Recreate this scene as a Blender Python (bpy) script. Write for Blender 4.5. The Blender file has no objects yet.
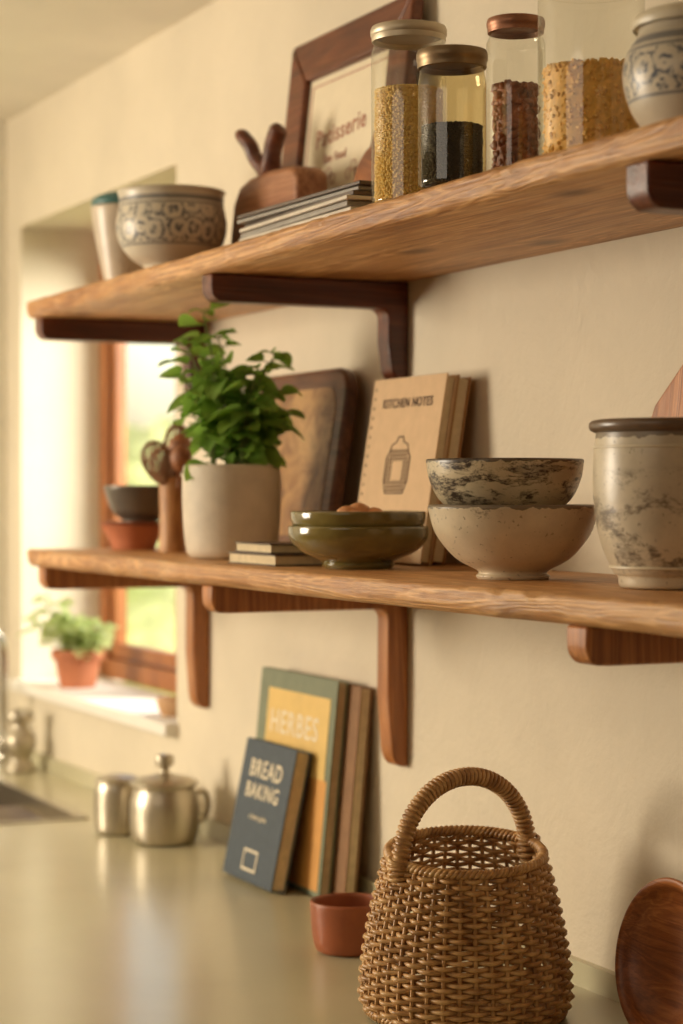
import bpy, bmesh, math, random, mathutils
from mathutils import Vector, Matrix
random.seed(7)
scene = bpy.context.scene
pi = math.pi

# ------------------------------------------------------------------ helpers
def C(r, g, b):
    def f(c):
        c /= 255.0
        return c/12.92 if c <= 0.04045 else ((c+0.055)/1.055)**2.4
    return (f(r), f(g), f(b), 1.0)

def mul(c, k):
    return (min(c[0]*k, 1), min(c[1]*k, 1), min(c[2]*k, 1), 1)

class NT:
    def __init__(s, name):
        s.m = bpy.data.materials.new(name); s.m.use_nodes = True
        s.t = s.m.node_tree; s.t.nodes.clear()
        s.out = s.n('ShaderNodeOutputMaterial')
        s.b = s.n('ShaderNodeBsdfPrincipled')
        s.l(s.b.outputs[0], s.out.inputs[0])
        s.tc = s.n('ShaderNodeTexCoord')
    def n(s, t, **k):
        x = s.t.nodes.new(t)
        for a, b in k.items(): setattr(x, a, b)
        return x
    def l(s, a, b): s.t.links.new(a, b)
    def mapping(s, sc=(1, 1, 1), loc=(0, 0, 0), rot=(0, 0, 0)):
        m = s.n('ShaderNodeMapping'); s.l(s.tc.outputs['Object'], m.inputs[0])
        m.inputs['Scale'].default_value = sc; m.inputs['Location'].default_value = loc
        m.inputs['Rotation'].default_value = rot
        return m.outputs[0]
    def noise(s, vec, scale, detail=4, rough=0.55, dist=0):
        x = s.n('ShaderNodeTexNoise'); s.l(vec, x.inputs['Vector'])
        x.inputs['Scale'].default_value = scale; x.inputs['Detail'].default_value = detail
        x.inputs['Roughness'].default_value = rough; x.inputs['Distortion'].default_value = dist
        return x.outputs['Fac']
    def ramp(s, fac, stops, interp='LINEAR'):
        r = s.n('ShaderNodeValToRGB'); s.l(fac, r.inputs[0]); e = r.color_ramp
        e.interpolation = interp
        while len(e.elements) < len(stops): e.elements.new(0.5)
        for el, (p, c) in zip(e.elements, stops):
            el.position = p; el.color = c
        return r.outputs[0]
    def mix(s, fac, a, b, mode='MIX'):
        x = s.n('ShaderNodeMix', data_type='RGBA', blend_type=mode)
        if isinstance(fac, (int, float)): x.inputs[0].default_value = fac
        else: s.l(fac, x.inputs[0])
        for v, i in ((a, 6), (b, 7)):
            if isinstance(v, tuple): x.inputs[i].default_value = v
            else: s.l(v, x.inputs[i])
        return x.outputs[2]
    def math(s, op, a, b=None, c=None):
        x = s.n('ShaderNodeMath', operation=op)
        for i, v in enumerate((a, b, c)):
            if v is None: continue
            if isinstance(v, (int, float)): x.inputs[i].default_value = v
            else: s.l(v, x.inputs[i])
        return x.outputs[0]
    def bump(s, h, strength=0.2, dist=0.01):
        x = s.n('ShaderNodeBump'); x.inputs['Strength'].default_value = strength
        x.inputs['Distance'].default_value = dist
        s.l(h, x.inputs['Height']); s.l(x.outputs[0], s.b.inputs['Normal'])
    def col(s, v):
        if isinstance(v, tuple): s.b.inputs['Base Color'].default_value = v
        else: s.l(v, s.b.inputs['Base Color'])
    def set(s, **k):
        for a, v in k.items(): s.b.inputs[a.replace('_', ' ')].default_value = v

W_ = (1, 1, 1, 1); K_ = (0, 0, 0, 1)

def simple(name, c, rough=0.5, metal=0.0, var=0.12, ns=25, bump=0.1, bd=0.002, **kw):
    t = NT(name); v = t.mapping()
    f = t.noise(v, ns, 5)
    t.col(t.ramp(f, [(0.3, mul(c, 1-var)), (0.7, mul(c, 1+var))]))
    t.set(Roughness=rough, Metallic=metal)
    if kw: t.set(**kw)
    if bump: t.bump(t.noise(v, ns*4, 4), bump, bd)
    return t.m

def wood(name, dark, mid, light, axis=0, scale=1.0, rough=0.45, knots=True, grain=0.6, bump=0.2, ringn=95, fibre=0.5):
    t = NT(name)
    sc = [9.0*scale]*3; sc[axis] = 0.9*scale
    v = t.mapping(tuple(sc))
    a = t.noise(v, 2.2, 7, 0.6, 1.2)
    c1 = t.ramp(a, [(0.28, dark), (0.5, mid), (0.72, light)])
    sw = [14.0*scale]*3; sw[axis] = 0.8*scale
    wv = t.n('ShaderNodeTexNoise'); t.l(t.mapping(tuple(sw)), wv.inputs['Vector'])
    wv.inputs['Scale'].default_value = 1.0; wv.inputs['Detail'].default_value = 2; wv.inputs['Distortion'].default_value = 0.6
    rings = t.math('SINE', t.math('MULTIPLY', wv.outputs['Fac'], ringn))
    c3 = t.ramp(rings, [(0.0, (0.66, 0.56, 0.46, 1)), (0.7, W_)])
    sc2 = [150.0*scale]*3; sc2[axis] = 3.5*scale
    b = t.noise(t.mapping(tuple(sc2)), 2.0, 5, 0.65, 0.3)
    c2 = t.ramp(b, [(0.36, (0.38, 0.31, 0.25, 1)), (0.56, W_)])
    col = t.mix(grain, c1, c3, 'MULTIPLY')
    col = t.mix(fibre, col, c2, 'MULTIPLY')
    if knots:
        sk = [7.0*scale]*3; sk[axis] = 3.4*scale
        vo = t.n('ShaderNodeTexVoronoi'); t.l(t.mapping(tuple(sk)), vo.inputs['Vector'])
        vo.inputs['Scale'].default_value = 1.0
        kf = t.ramp(vo.outputs['Distance'], [(0.05, W_), (0.19, K_)])
        col = t.mix(t.math('MULTIPLY', kf, 0.85), col, mul(dark, 0.38))
    t.col(col); t.set(Roughness=rough)
    t.bump(t.math('ADD', t.math('ADD', a, b), t.math('MULTIPLY', rings, 0.15)), bump, 0.003)
    return t.m

def link(o, parent=None):
    scene.collection.objects.link(o)
    if parent: o.parent = parent
    return o

def empty(name, loc, rot=(0, 0, 0)):
    e = bpy.data.objects.new(name, None); e.empty_display_size = 0.05
    e.location = loc; e.rotation_euler = rot
    return link(e)

class MB:
    def __init__(s): s.v = []; s.f = []; s.mi = []
    def add(s, v, f, m=0):
        o = len(s.v); s.v += [tuple(x) for x in v]
        s.f += [tuple(i+o for i in q) for q in f]; s.mi += [m]*len(f)
    def box(s, x0, x1, y0, y1, z0, z1, m=0):
        v = [(x0,y0,z0),(x1,y0,z0),(x1,y1,z0),(x0,y1,z0),(x0,y0,z1),(x1,y0,z1),(x1,y1,z1),(x0,y1,z1)]
        f = [(0,3,2,1),(4,5,6,7),(0,1,5,4),(1,2,6,5),(2,3,7,6),(3,0,4,7)]
        s.add(v, f, m)
    def lathe(s, prof, segs=64, m=0, mat=None):
        v = []; f = []; n = len(prof)
        for r, z in prof:
            for k in range(segs):
                a = 2*pi*k/segs; p = Vector((r*math.cos(a), r*math.sin(a), z))
                if mat is not None: p = mat @ p
                v.append(p)
        for i in range(n-1):
            for k in range(segs):
                k2 = (k+1) % segs
                f.append((i*segs+k, i*segs+k2, (i+1)*segs+k2, (i+1)*segs+k))
        s.add(v, f, m)
    def tube(s, pts, rad, sides=8, closed=False, m=0, up=None, caps=True):
        pts = [Vector(p) for p in pts]; n = len(pts)
        if not isinstance(rad, (list, tuple)): rad = [rad]*n
        v = []; f = []; N = None
        for i, p in enumerate(pts):
            if closed: t = pts[(i+1) % n]-pts[i-1]
            else: t = pts[min(i+1, n-1)]-pts[max(i-1, 0)]
            t.normalize()
            if up is not None: N = Vector(up)
            elif N is None: N = Vector((0, 0, 1)) if abs(t.z) < 0.9 else Vector((1, 0, 0))
            N = N-t*N.dot(t); N.normalize(); B = t.cross(N)
            for k in range(sides):
                a = 2*pi*k/sides
                v.append(p+(N*math.cos(a)+B*math.sin(a))*rad[i])
        for i in range(n if closed else n-1):
            j = (i+1) % n
            for k in range(sides):
                k2 = (k+1) % sides
                f.append((i*sides+k, i*sides+k2, j*sides+k2, j*sides+k))
        if caps and not closed:
            f.append(tuple(range(sides-1, -1, -1))); f.append(tuple((n-1)*sides+k for k in range(sides)))
        s.add(v, f, m)
    def prism(s, poly, y0, y1, m=0):
        n = len(poly)
        v = [(x, y0, z) for x, z in poly]+[(x, y1, z) for x, z in poly]
        f = [tuple(range(n)), tuple(range(2*n-1, n-1, -1))]
        f += [(i, i+n, (i+1) % n+n, (i+1) % n) for i in range(n)]
        s.add(v, f, m)
    def obj(s, name, mats, loc=(0, 0, 0), rot=(0, 0, 0), parent=None, smooth=True, bevel=0, segs=2, fixn=True, sharp=40):
        me = bpy.data.meshes.new(name); me.from_pydata(s.v, [], s.f)
        if not isinstance(mats, (list, tuple)): mats = [mats]
        for m in mats: me.materials.append(m)
        for p, i in zip(me.polygons, s.mi): p.material_index = i
        if fixn:
            bm = bmesh.new(); bm.from_mesh(me); bmesh.ops.recalc_face_normals(bm, faces=bm.faces); bm.to_mesh(me); bm.free()
        if smooth:
            me.polygons.foreach_set('use_smooth', [True]*len(me.polygons))
            try: me.set_sharp_from_angle(angle=math.radians(sharp))
            except Exception: pass
        o = bpy.data.objects.new(name, me); o.location = loc; o.rotation_euler = rot
        link(o, parent)
        if bevel:
            b = o.modifiers.new('bevel', 'BEVEL'); b.width = bevel; b.segments = segs; b.limit_method = 'ANGLE'
            b.angle_limit = math.radians(35)
        return o

def box(name, x0, x1, y0, y1, z0, z1, mat, parent=None, bevel=0.0, loc=(0,0,0), rot=(0,0,0), segs=2):
    b = MB(); b.box(x0, x1, y0, y1, z0, z1)
    return b.obj(name, mat, loc=loc, rot=rot, parent=parent, smooth=bool(bevel), bevel=bevel, segs=segs)

def smoothprof(pts, n=5):
    out = []
    P = [pts[0]]+list(pts)+[pts[-1]]
    for i in range(1, len(P)-2):
        for k in range(n):
            t = k/n; r = []
            for d in (0, 1):
                p0, p1, p2, p3 = P[i-1][d], P[i][d], P[i+1][d], P[i+2][d]
                r.append(0.5*(2*p1+(p2-p0)*t+(2*p0-5*p1+4*p2-p3)*t*t+(3*p1-p0-3*p2+p3)*t**3))
            out.append((max(r[0], 0.0001), r[1]))
    out.append(pts[-1]); return out

def vessel(name, outer, thick, mat, loc, parent=None, segs=72, floor_z=None, rim=0.0, rot=(0,0,0)):
    op = smoothprof(outer, 5)
    inner = []
    fz = floor_z if floor_z is not None else thick*1.5
    for r, z in reversed(op):
        if z > fz+0.002 and r-thick > 0: inner.append((r-thick, z))
    rt, zt = op[-1]
    lip = [(rt-thick*0.15, zt+thick*0.35), (rt-thick*0.5, zt+thick*0.5), (rt-thick*0.85, zt+thick*0.35)]
    prof = [(0.0001, op[0][1])]+op+lip+inner+[(inner[-1][0]*0.6, fz), (0.0001, fz)]
    b = MB(); b.lathe(prof, segs)
    return b.obj(name, mat, loc=loc, rot=rot, parent=parent, sharp=50)

def rrect(w, h, r, n=8, x0=0, z0=0):
    pts = []
    for cx, cz, a0 in ((w/2-r, h-r, 0), (-w/2+r, h-r, pi/2), (-w/2+r, r, pi), (w/2-r, r, 1.5*pi)):
        for k in range(n+1):
            a = a0+pi/2*k/n
            pts.append((x0+cx+r*math.cos(a), z0+cz+r*math.sin(a)))
    return pts

def text(name, body, size, mat, parent, loc, rot=(pi/2, 0, 0), align='CENTER', sx=1.0):
    c = bpy.data.curves.new(name, 'FONT'); c.body = body; c.size = size; c.align_x = align
    c.extrude = 0.0002; c.offset = size*0.012; c.space_character = 1.12; c.resolution_u = 3
    c.materials.append(mat)
    o = bpy.data.objects.new(name, c); o.location = loc; o.rotation_euler = rot; o.scale = (sx, 1, 1)
    return link(o, parent)

# ------------------------------------------------------------------ materials
def plaster(name, c, strength=0.25):
    t = NT(name); v = t.mapping()
    a = t.noise(v, 2.2, 6, 0.6)
    t.col(t.ramp(a, [(0.3, mul(c, 0.90)), (0.7, mul(c, 1.05))]))
    t.set(Roughness=0.85)
    h = t.math('ADD', t.math('MULTIPLY', t.noise(v, 9, 5, 0.6, 0.5), 1.0), t.math('MULTIPLY', t.noise(v, 70, 4), 0.2))
    t.bump(h, strength, 0.012)
    return t.m

M_wall = plaster('plaster_wall_cream', C(218, 206, 182), 0.4)
M_wall2 = plaster('plaster_reveal', C(232, 225, 208), 0.12)
M_room = plaster('plaster_room_clay', C(160, 136, 106), 0.12)
M_ceil = plaster('ceiling_paint', C(228, 220, 202), 0.08)
M_floor = wood('floor_boards', C(70, 45, 28), C(105, 70, 42), C(135, 95, 60), axis=0, scale=0.6)
M_shelf = wood('oak_shelf', C(168, 112, 62), C(214, 160, 100), C(234, 188, 130), axis=0, scale=1.0, rough=0.4, grain=0.75, bump=0.5, ringn=170, fibre=0.6)
M_dark = wood('dark_walnut', C(60, 28, 15), C(104, 50, 26), C(136, 72, 40), axis=1, rough=0.34, knots=False)
M_brown = wood('mid_brown_wood', C(136, 80, 38), C(186, 120, 64), C(212, 148, 88), axis=2, rough=0.4, knots=False)
M_frame = wood('frame_wood', C(70, 34, 19), C(114, 61, 34), C(144, 84, 50), axis=0, rough=0.35, knots=False)
M_win = wood('window_pine', C(140, 82, 40), C(176, 110, 60), C(196, 132, 78), axis=2, knots=False)
M_block = wood('aged_block_wood', C(112, 70, 44), C(166, 112, 74), C(192, 138, 96), axis=0, scale=1.4, rough=0.5, knots=False)
M_board = wood('cutting_board_wood', C(66, 38, 20), C(112, 68, 38), C(142, 92, 54), axis=0, scale=1.3, rough=0.35, knots=False)
M_tan = wood('tan_turned_wood', C(166, 112, 62), C(198, 146, 90), C(214, 164, 108), axis=2, scale=2, knots=False)
M_orangewood = wood('acacia_wood', C(98, 50, 22), C(152, 90, 45), C(184, 118, 66), axis=0, scale=1.6, rough=0.35, knots=False, fibre=0.35)

def counter_mat():
    t = NT('polished_concrete_counter'); v = t.mapping()
    a = t.noise(v, 2.5, 4, 0.5, 0.4)
    t.col(t.ramp(a, [(0.3, C(188, 181, 148)), (0.7, C(202, 195, 163))]))
    t.set(**{'Roughness': 0.3, 'Coat Weight': 0.3, 'Coat Roughness': 0.16})
    t.bump(t.noise(v, 3.5, 2), 0.06, 0.01)
    return t.m
M_counter = counter_mat()
M_cab = simple('cabinet_paint', C(150, 150, 120), 0.5)
M_steel = simple('brushed_steel', C(200, 192, 178), 0.28, 1.0, 0.06, 40, 0.03)
M_pewter = simple('pewter', C(190, 180, 160), 0.38, 0.9, 0.1, 30, 0.05)
M_chrome = simple('chrome', C(205, 200, 190), 0.12, 1.0, 0.03, 10, 0)
M_darkmetal = simple('dark_metal', C(70, 66, 60), 0.35, 0.7, 0.1, 20, 0.03)
M_greybowl = simple('grey_enamel', C(104, 96, 84), 0.35, 0.3, 0.1, 20, 0.03)
M_terra = simple('terracotta', C(180, 110, 74), 0.75, 0, 0.15, 18, 0.15)
M_terra_d = simple('glazed_redclay', C(154, 86, 52), 0.4, 0, 0.22, 14, 0.08)
M_green = simple('olive_glaze', C(112, 99, 52), 0.16, 0, 0.35, 14, 0.04, **{'Coat Weight': 0.5})
M_potcream = simple('stoneware_cream', C(206, 193, 170), 0.6, 0, 0.09, 26, 0.3)
M_soil = simple('soil', C(50, 34, 22), 0.95, 0, 0.4, 60, 0.8, 0.01)
M_cream = simple('cream_glaze', C(214, 202, 174), 0.4, 0, 0.08, 12, 0.06)
M_teal = simple('teal_glaze', C(66, 108, 104), 0.4, 0, 0.1)
M_paper = simple('paper_pages', C(208, 190, 154), 0.9, 0, 0.12, 60, 0.1)
M_white = simple('white_paint', C(234, 229, 218), 0.5, 0, 0.02, 10, 0.04)
M_kraft = simple('kraft_cover', C(208, 175, 134), 0.75, 0, 0.06, 40, 0.1)
M_kraft2 = simple('kraft_cover_dark', C(168, 122, 76), 0.75, 0, 0.08, 40, 0.1)
M_ink = simple('brown_ink', C(92, 70, 52), 0.8, 0, 0.1)
M_red = simple('red_ink', C(176, 122, 100), 0.8, 0, 0.1)
M_offw = simple('offwhite_ink', C(226, 212, 182), 0.7, 0, 0.04)
M_navy = simple('navy_cloth', C(60, 70, 78), 0.65, 0, 0.15, 60, 0.2)
M_sage = simple('sage_cover', C(116, 122, 96), 0.6, 0, 0.1, 30, 0.1)
M_yel = simple('yellow_cover', C(216, 182, 106), 0.6, 0, 0.08, 20, 0.05)
M_orange = simple('orange_cover', C(208, 150, 76), 0.6, 0, 0.1, 20, 0.05)
M_brownbk = simple('brown_bookcloth', C(134, 97, 62), 0.7, 0, 0.12, 40, 0.1)
M_mag1 = simple('magazine_grey', C(150, 144, 134), 0.4); M_mag2 = simple('magazine_dark', C(88, 72, 60), 0.4)
M_mag3 = simple('magazine_light', C(206, 196, 178), 0.4)
M_bronze = simple('bronze_lid', C(140, 118, 88), 0.4, 0.7, 0.15, 30, 0.05)
M_tin = simple('tin_lid', C(200, 186, 160), 0.42, 0.5, 0.1, 30, 0.05)
M_rust = simple('rust_lid', C(156, 108, 80), 0.42, 0.6, 0.2, 30, 0.08)
M_grain = simple('millet', C(234, 196, 106), 0.6, 0, 0.12, 200, 0)
M_pasta = simple('dry_pasta', C(236, 182, 84), 0.5, 0, 0.2, 120, 0)
M_nut = simple('nuts', C(158, 100, 68), 0.5, 0, 0.6, 60, 0)
M_black = simple('black_seeds', C(36, 33, 36), 0.5, 0, 0.3, 200, 0)
M_grass = simple('lawn_green', C(150, 165, 80), 0.9, 0, 0.3, 3, 0)
M_hedge = simple('hedge_leaves', C(166, 180, 122), 0.9, 0, 0.5, 5, 0.5, 0.05)
M_food = simple('dried_apricots', C(216, 154, 100), 0.6, 0, 0.2)
M_stone = simple('pale_clay', C(190, 150, 110), 0.7)
M_twig = simple('dried_twig', C(146, 108, 76), 0.7, 0, 0.2)

def leafmat(name, c):
    t = NT(name); v = t.mapping()
    t.col(t.ramp(t.noise(v, 14, 3), [(0.3, mul(c, 0.65)), (0.7, mul(c, 1.4))]))
    t.set(Roughness=0.42)
    tr = t.n('ShaderNodeBsdfTranslucent'); tr.inputs[0].default_value = mul(c, 1.8)
    mx = t.n('ShaderNodeMixShader'); mx.inputs[0].default_value = 0.4
    t.l(t.b.outputs[0], mx.inputs[1]); t.l(tr.outputs[0], mx.inputs[2]); t.l(mx.outputs[0], t.out.inputs[0])
    return t.m
M_leaf = leafmat('herb_leaf', C(122, 156, 66)); M_leaf2 = leafmat('pale_leaf', C(180, 190, 135))
M_stem = simple('stem', C(122, 136, 72), 0.6)

def glass(name, tint, rough=0.03):
    """thin-walled glass: clear transmission plus Schlick-weighted reflection"""
    t = NT(name); t.t.nodes.remove(t.b)
    tr = t.n('ShaderNodeBsdfTransparent'); tr.inputs[0].default_value = tint
    gl = t.n('ShaderNodeBsdfGlossy'); gl.inputs['Roughness'].default_value = rough
    lw = t.n('ShaderNodeLayerWeight'); lw.inputs[0].default_value = 0.5
    f = t.math('MULTIPLY_ADD', t.math('POWER', lw.outputs['Facing'], 4.0), 0.6, 0.07)
    nz = t.noise(t.mapping(), 18, 2)
    f2 = t.math('MULTIPLY_ADD', nz, 0.03, f)
    mx = t.n('ShaderNodeMixShader')
    t.l(f2, mx.inputs[0]); t.l(tr.outputs[0], mx.inputs[1]); t.l(gl.outputs[0], mx.inputs[2])
    t.l(mx.outputs[0], t.out.inputs[0])
    return t.m
M_glass = glass('jar_glass', (0.94, 0.94, 0.90, 1)); M_amber = glass('amber_glass', (0.84, 0.77, 0.56, 1))
M_pane = glass('window_glass', (0.98, 0.99, 0.98, 1))

def distressed(name, base, stain, z0, z1, amount=0.5, ns=22, zs=1.0, rim=None, op=1.0):
    t = NT(name)
    v = t.mapping((1, 1, zs))
    a = t.noise(v, ns, 10, 0.75, 0.3)
    m = t.ramp(a, [(amount, K_), (amount+0.06, W_)])
    fine = t.ramp(t.noise(t.mapping((1, 1, 2.5)), 90, 6, 0.7), [(0.42, K_), (0.55, W_)])
    m = t.math('MULTIPLY', m, t.math('MULTIPLY_ADD', fine, 0.6, 0.4))
    sep = t.n('ShaderNodeSeparateXYZ'); t.l(t.tc.outputs['Object'], sep.inputs[0])
    z = sep.outputs[2]
    mr = t.n('ShaderNodeMapRange', interpolation_type='SMOOTHSTEP'); t.l(z, mr.inputs[0])
    mr.inputs[1].default_value = z0-0.008; mr.inputs[2].default_value = z0+0.008
    mr2 = t.n('ShaderNodeMapRange', interpolation_type='SMOOTHSTEP'); t.l(z, mr2.inputs[0])
    mr2.inputs[1].default_value = z1+0.008; mr2.inputs[2].default_value = z1-0.008
    band = t.math('MULTIPLY', mr.outputs[0], mr2.outputs[0])
    f = t.math('MULTIPLY', t.math('MULTIPLY', m, band), op)
    b2 = t.ramp(t.noise(t.mapping(), 12, 8, 0.65), [(0.3, mul(base, 0.74)), (0.7, mul(base, 1.08))])
    c = t.mix(f, b2, stain)
    sp = t.ramp(t.noise(t.mapping(), 150, 3), [(0.64, K_), (0.69, W_)])
    c = t.mix(t.math('MULTIPLY', sp, 0.55), c, mul(stain, 1.4))
    if rim is not None:
        dr = t.noise(t.mapping((1, 1, 0.15)), 60, 3)
        zz = t.math('ADD', z, t.math('MULTIPLY', t.math('SUBTRACT', dr, 0.5), 0.014))
        g = t.math('GREATER_THAN', zz, rim)
        c = t.mix(t.math('MULTIPLY', g, 0.8), c, mul(stain, 1.2))
    t.col(c); t.set(Roughness=0.34); t.bump(t.noise(v, 30, 5), 0.2, 0.003)
    return t.m

def bluepattern(name, base, blue, z0, z1, nrep=9, vs=40.0):
    t = NT(name)
    sep = t.n('ShaderNodeSeparateXYZ'); t.l(t.tc.outputs['Object'], sep.inputs[0])
    ang = t.math('ARCTAN2', sep.outputs[1], sep.outputs[0])
    u = t.math('MULTIPLY', ang, nrep/pi)
    w = t.math('MULTIPLY', sep.outputs[2], vs)
    cb = t.n('ShaderNodeCombineXYZ'); t.l(u, cb.inputs[0]); t.l(w, cb.inputs[1])
    vo = t.n('ShaderNodeTexVoronoi', feature='F1'); t.l(cb.outputs[0], vo.inputs['Vector'])
    vo.inputs['Scale'].default_value = 1.0; vo.inputs['Randomness'].default_value = 0.45
    wv = t.n('ShaderNodeTexNoise'); t.l(cb.outputs[0], wv.inputs['Vector']); wv.inputs['Scale'].default_value = 2.4
    wv.inputs['Distortion'].default_value = 1.8
    rings = t.math('SINE', t.math('ADD', t.math('MULTIPLY', vo.outputs['Distance'], 17), t.math('MULTIPLY', wv.outputs['Fac'], 9)))
    m1 = t.ramp(rings, [(0.25, K_), (0.5, W_)])
    m2 = t.ramp(wv.outputs['Fac'], [(0.5, W_), (0.6, (0.25, 0.25, 0.25, 1))])
    m = t.math('MULTIPLY', m1, m2)
    gz = t.math('MULTIPLY', t.math('GREATER_THAN', sep.outputs[2], z0), t.math('LESS_THAN', sep.outputs[2], z1))
    m = t.math('MULTIPLY', m, gz)
    for zz, th in ((z0-0.003, 0.0016), (z1+0.003, 0.0016), (z1+0.012, 0.004)):
        d = t.math('LESS_THAN', t.math('ABSOLUTE', t.math('SUBTRACT', sep.outputs[2], zz)), th)
        m = t.math('MAXIMUM', m, t.math('MULTIPLY', d, 0.75))
    b2 = t.ramp(t.noise(t.mapping(), 9, 5), [(0.3, mul(base, 0.82)), (0.7, mul(base, 1.05))])
    t.col(t.mix(t.math('MULTIPLY', m, 0.9), b2, blue)); t.set(Roughness=0.35)
    t.bump(t.noise(t.mapping(), 20, 4), 0.1, 0.003)
    return t.m

# ------------------------------------------------------------------ room shell
ZC, ZCEIL = 0.90, 2.52
SH_L, SH_U = 1.46, 1.935
XL, XR, YF = -5.25, 1.6, -3.7
w = MB()
w.box(XL, -5.12, 0, 0.27, 0, ZCEIL); w.box(-5.12, -4.01, 0, 0.27, 0, 1.073)
w.box(-5.12, -4.01, 0, 0.27, 2.235, ZCEIL); w.box(-4.01, XR, 0, 0.27, 0, ZCEIL)
w.obj('wall_right', M_wall, smooth=False, fixn=False)
box('wall_left', XL-0.15, XL, YF, 0.27, 0, ZCEIL, M_wall2)
box('wall_front', XL-0.15, XR+0.15, YF-0.15, YF, 0, ZCEIL, M_room)
box('wall_back', XR, XR+0.15, YF, 0.27, 0, ZCEIL, M_room)
box('floor', XL-0.15, XR+0.15, YF-0.15, 0.27, -0.1, 0, M_floor)
box('ceiling', XL-0.15, XR+0.15, YF-0.15, 0.27, ZCEIL, ZCEIL+0.12, M_ceil)
box('trim_1', -5.12, -4.0, -0.03, 0.2, 1.073, 1.10, M_white, bevel=0.004)

win = empty('window_1', (0, 0, 0))
def wb(n, x0, x1, z0, z1, y0=0.205, y1=0.255): return box(n, x0, x1, y0, y1, z0, z1, M_win, parent=win, bevel=0.004)
wb('frame_stile_far', -5.12, -5.06, 1.10, 2.235); wb('frame_stile_near', -4.07, -4.01, 1.10, 2.235)
wb('frame_rail_top', -5.06, -4.07, 2.175, 2.235); wb('frame_rail_bottom', -5.06, -4.07, 1.10, 1.15)
wb('mullion', -4.555, -4.495, 1.15, 2.175)
for i, (a, b) in enumerate(((-5.055, -4.56), (-4.49, -4.075))):
    wb(f'sash_{i}_l', a, a+0.035, 1.155, 2.17, 0.215, 0.245); wb(f'sash_{i}_r', b-0.035, b, 1.155, 2.17, 0.215, 0.245)
    wb(f'sash_{i}_t', a+0.035, b-0.035, 2.135, 2.17, 0.215, 0.245); wb(f'sash_{i}_b', a+0.035, b-0.035, 1.155, 1.19, 0.215, 0.245)
    p = MB(); p.add([(a+0.035, 0.23, 1.19), (b-0.035, 0.23, 1.19), (b-0.035, 0.23, 2.135), (a+0.035, 0.23, 2.135)], [(0, 1, 2, 3)])
    p.obj(f'pane_{i}', M_pane, parent=win, smooth=False)

box('lawn', -30, 6, 0.3, 25, -0.3, -0.2, M_grass)
hb = MB(); nx, nz = 120, 30
for i in range(nx+1):
    for j in range(nz+1):
        x = -22+24*i/nx; z = -0.2+2.5*j/nz
        d = mathutils.noise.noise(Vector((x*1.5, 0, z*1.5)))*0.5+mathutils.noise.noise(Vector((x*5, 3, z*5)))*0.25
        top = mathutils.noise.noise(Vector((x*0.8, 9, 0)))*0.6 if j == nz else 0
        hb.v.append((x, 5.2+d+0.6*(j/nz)**3, z+top*0.6))
for i in range(nx):
    for j in range(nz):
        a = i*(nz+1)+j; hb.f.append((a, a+nz+1, a+nz+2, a+1)); hb.mi.append(0)
hb.obj('garden_hedge', M_hedge, fixn=False)

# ------------------------------------------------------------------ counter + cabinets + sink
SX0, SX1, SY0, SY1 = -5.08, -4.12, -0.66, -0.17
c = MB(); CF = -0.90; CR = -0.5
c.box(XL, SX0, CF, 0, ZC-0.04, ZC); c.box(SX1, CR, CF, 0, ZC-0.04, ZC)
c.box(SX0, SX1, CF, SY0, ZC-0.04, ZC); c.box(SX0, SX1, SY1, 0, ZC-0.04, ZC)
c.box(XL, CR, -0.012, 0, ZC, ZC+0.034)
c.obj('kitchen_countertop', M_counter, smooth=False, fixn=False)
cab = empty('base_cabinet', (0, 0, 0))
box('carcass_right', -4.05, CR-0.02, CF+0.04, -0.02, 0.1, ZC-0.041, M_cab, parent=cab)
box('carcass_left', XL+0.005, -4.05, CF+0.04, -0.02, 0.1, 0.66, M_cab, parent=cab)
box('apron_left', XL+0.005, -4.05, CF+0.04, CF+0.07, 0.66, ZC-0.041, M_cab, parent=cab)
box('plinth', XL+0.005, CR-0.05, CF+0.1, -0.05, 0.0, 0.1, M_cab, parent=cab)
k = 0; xx = XL+0.02
while xx < CR-0.5:
    box(f'door_panel_{k}', xx, xx+0.56, CF+0.018, CF+0.04, 0.12, 0.84, M_cab, parent=cab, bevel=0.004)
    box(f'pull_{k}', xx+0.5, xx+0.515, CF, CF+0.018, 0.6, 0.75, M_bronze, parent=cab, bevel=0.003)
    xx += 0.575; k += 1
sk = MB()
g = 0.001
sk.box(SX0+g, SX1-g, SY0+g, SY0+0.004, 0.72, ZC+0.003); sk.box(SX0+g, SX1-g, SY1-0.004, SY1-g, 0.72, ZC+0.003)
sk.box(SX0+g, SX0+0.004, SY0+g, SY1-g, 0.72, ZC+0.003); sk.box(SX1-0.004, SX1-g, SY0+g, SY1-g, 0.72, ZC+0.003)
sk.box(SX0+g, SX1-g, SY0+g, SY1-g, 0.715, 0.72)
for (a, b, cc, d) in ((SX0-0.014, SX1+0.014, SY0-0.014, SY0+g), (SX0-0.014, SX1+0.014, SY1-g, SY1+0.014), (SX0-0.014, SX0+g, SY0, SY1), (SX1-g, SX1+0.014, SY0, SY1)):
    sk.box(a, b, cc, d, ZC+0.0003, ZC+0.004)
sk.lathe([(0.0001, 0.722), (0.03, 0.722), (0.04, 0.7205)], 24, 1, Matrix.Translation((-4.6, -0.42, 0)))
for i in range(14):
    x = SX1-0.03-i*0.028
    sk.tube([(x, SY0+0.002, ZC-0.03), (x, SY1-0.002, ZC-0.03)], 0.004, 6, m=0)
sk.obj('kitchen_sink', [M_steel, M_darkmetal], smooth=False)

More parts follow.
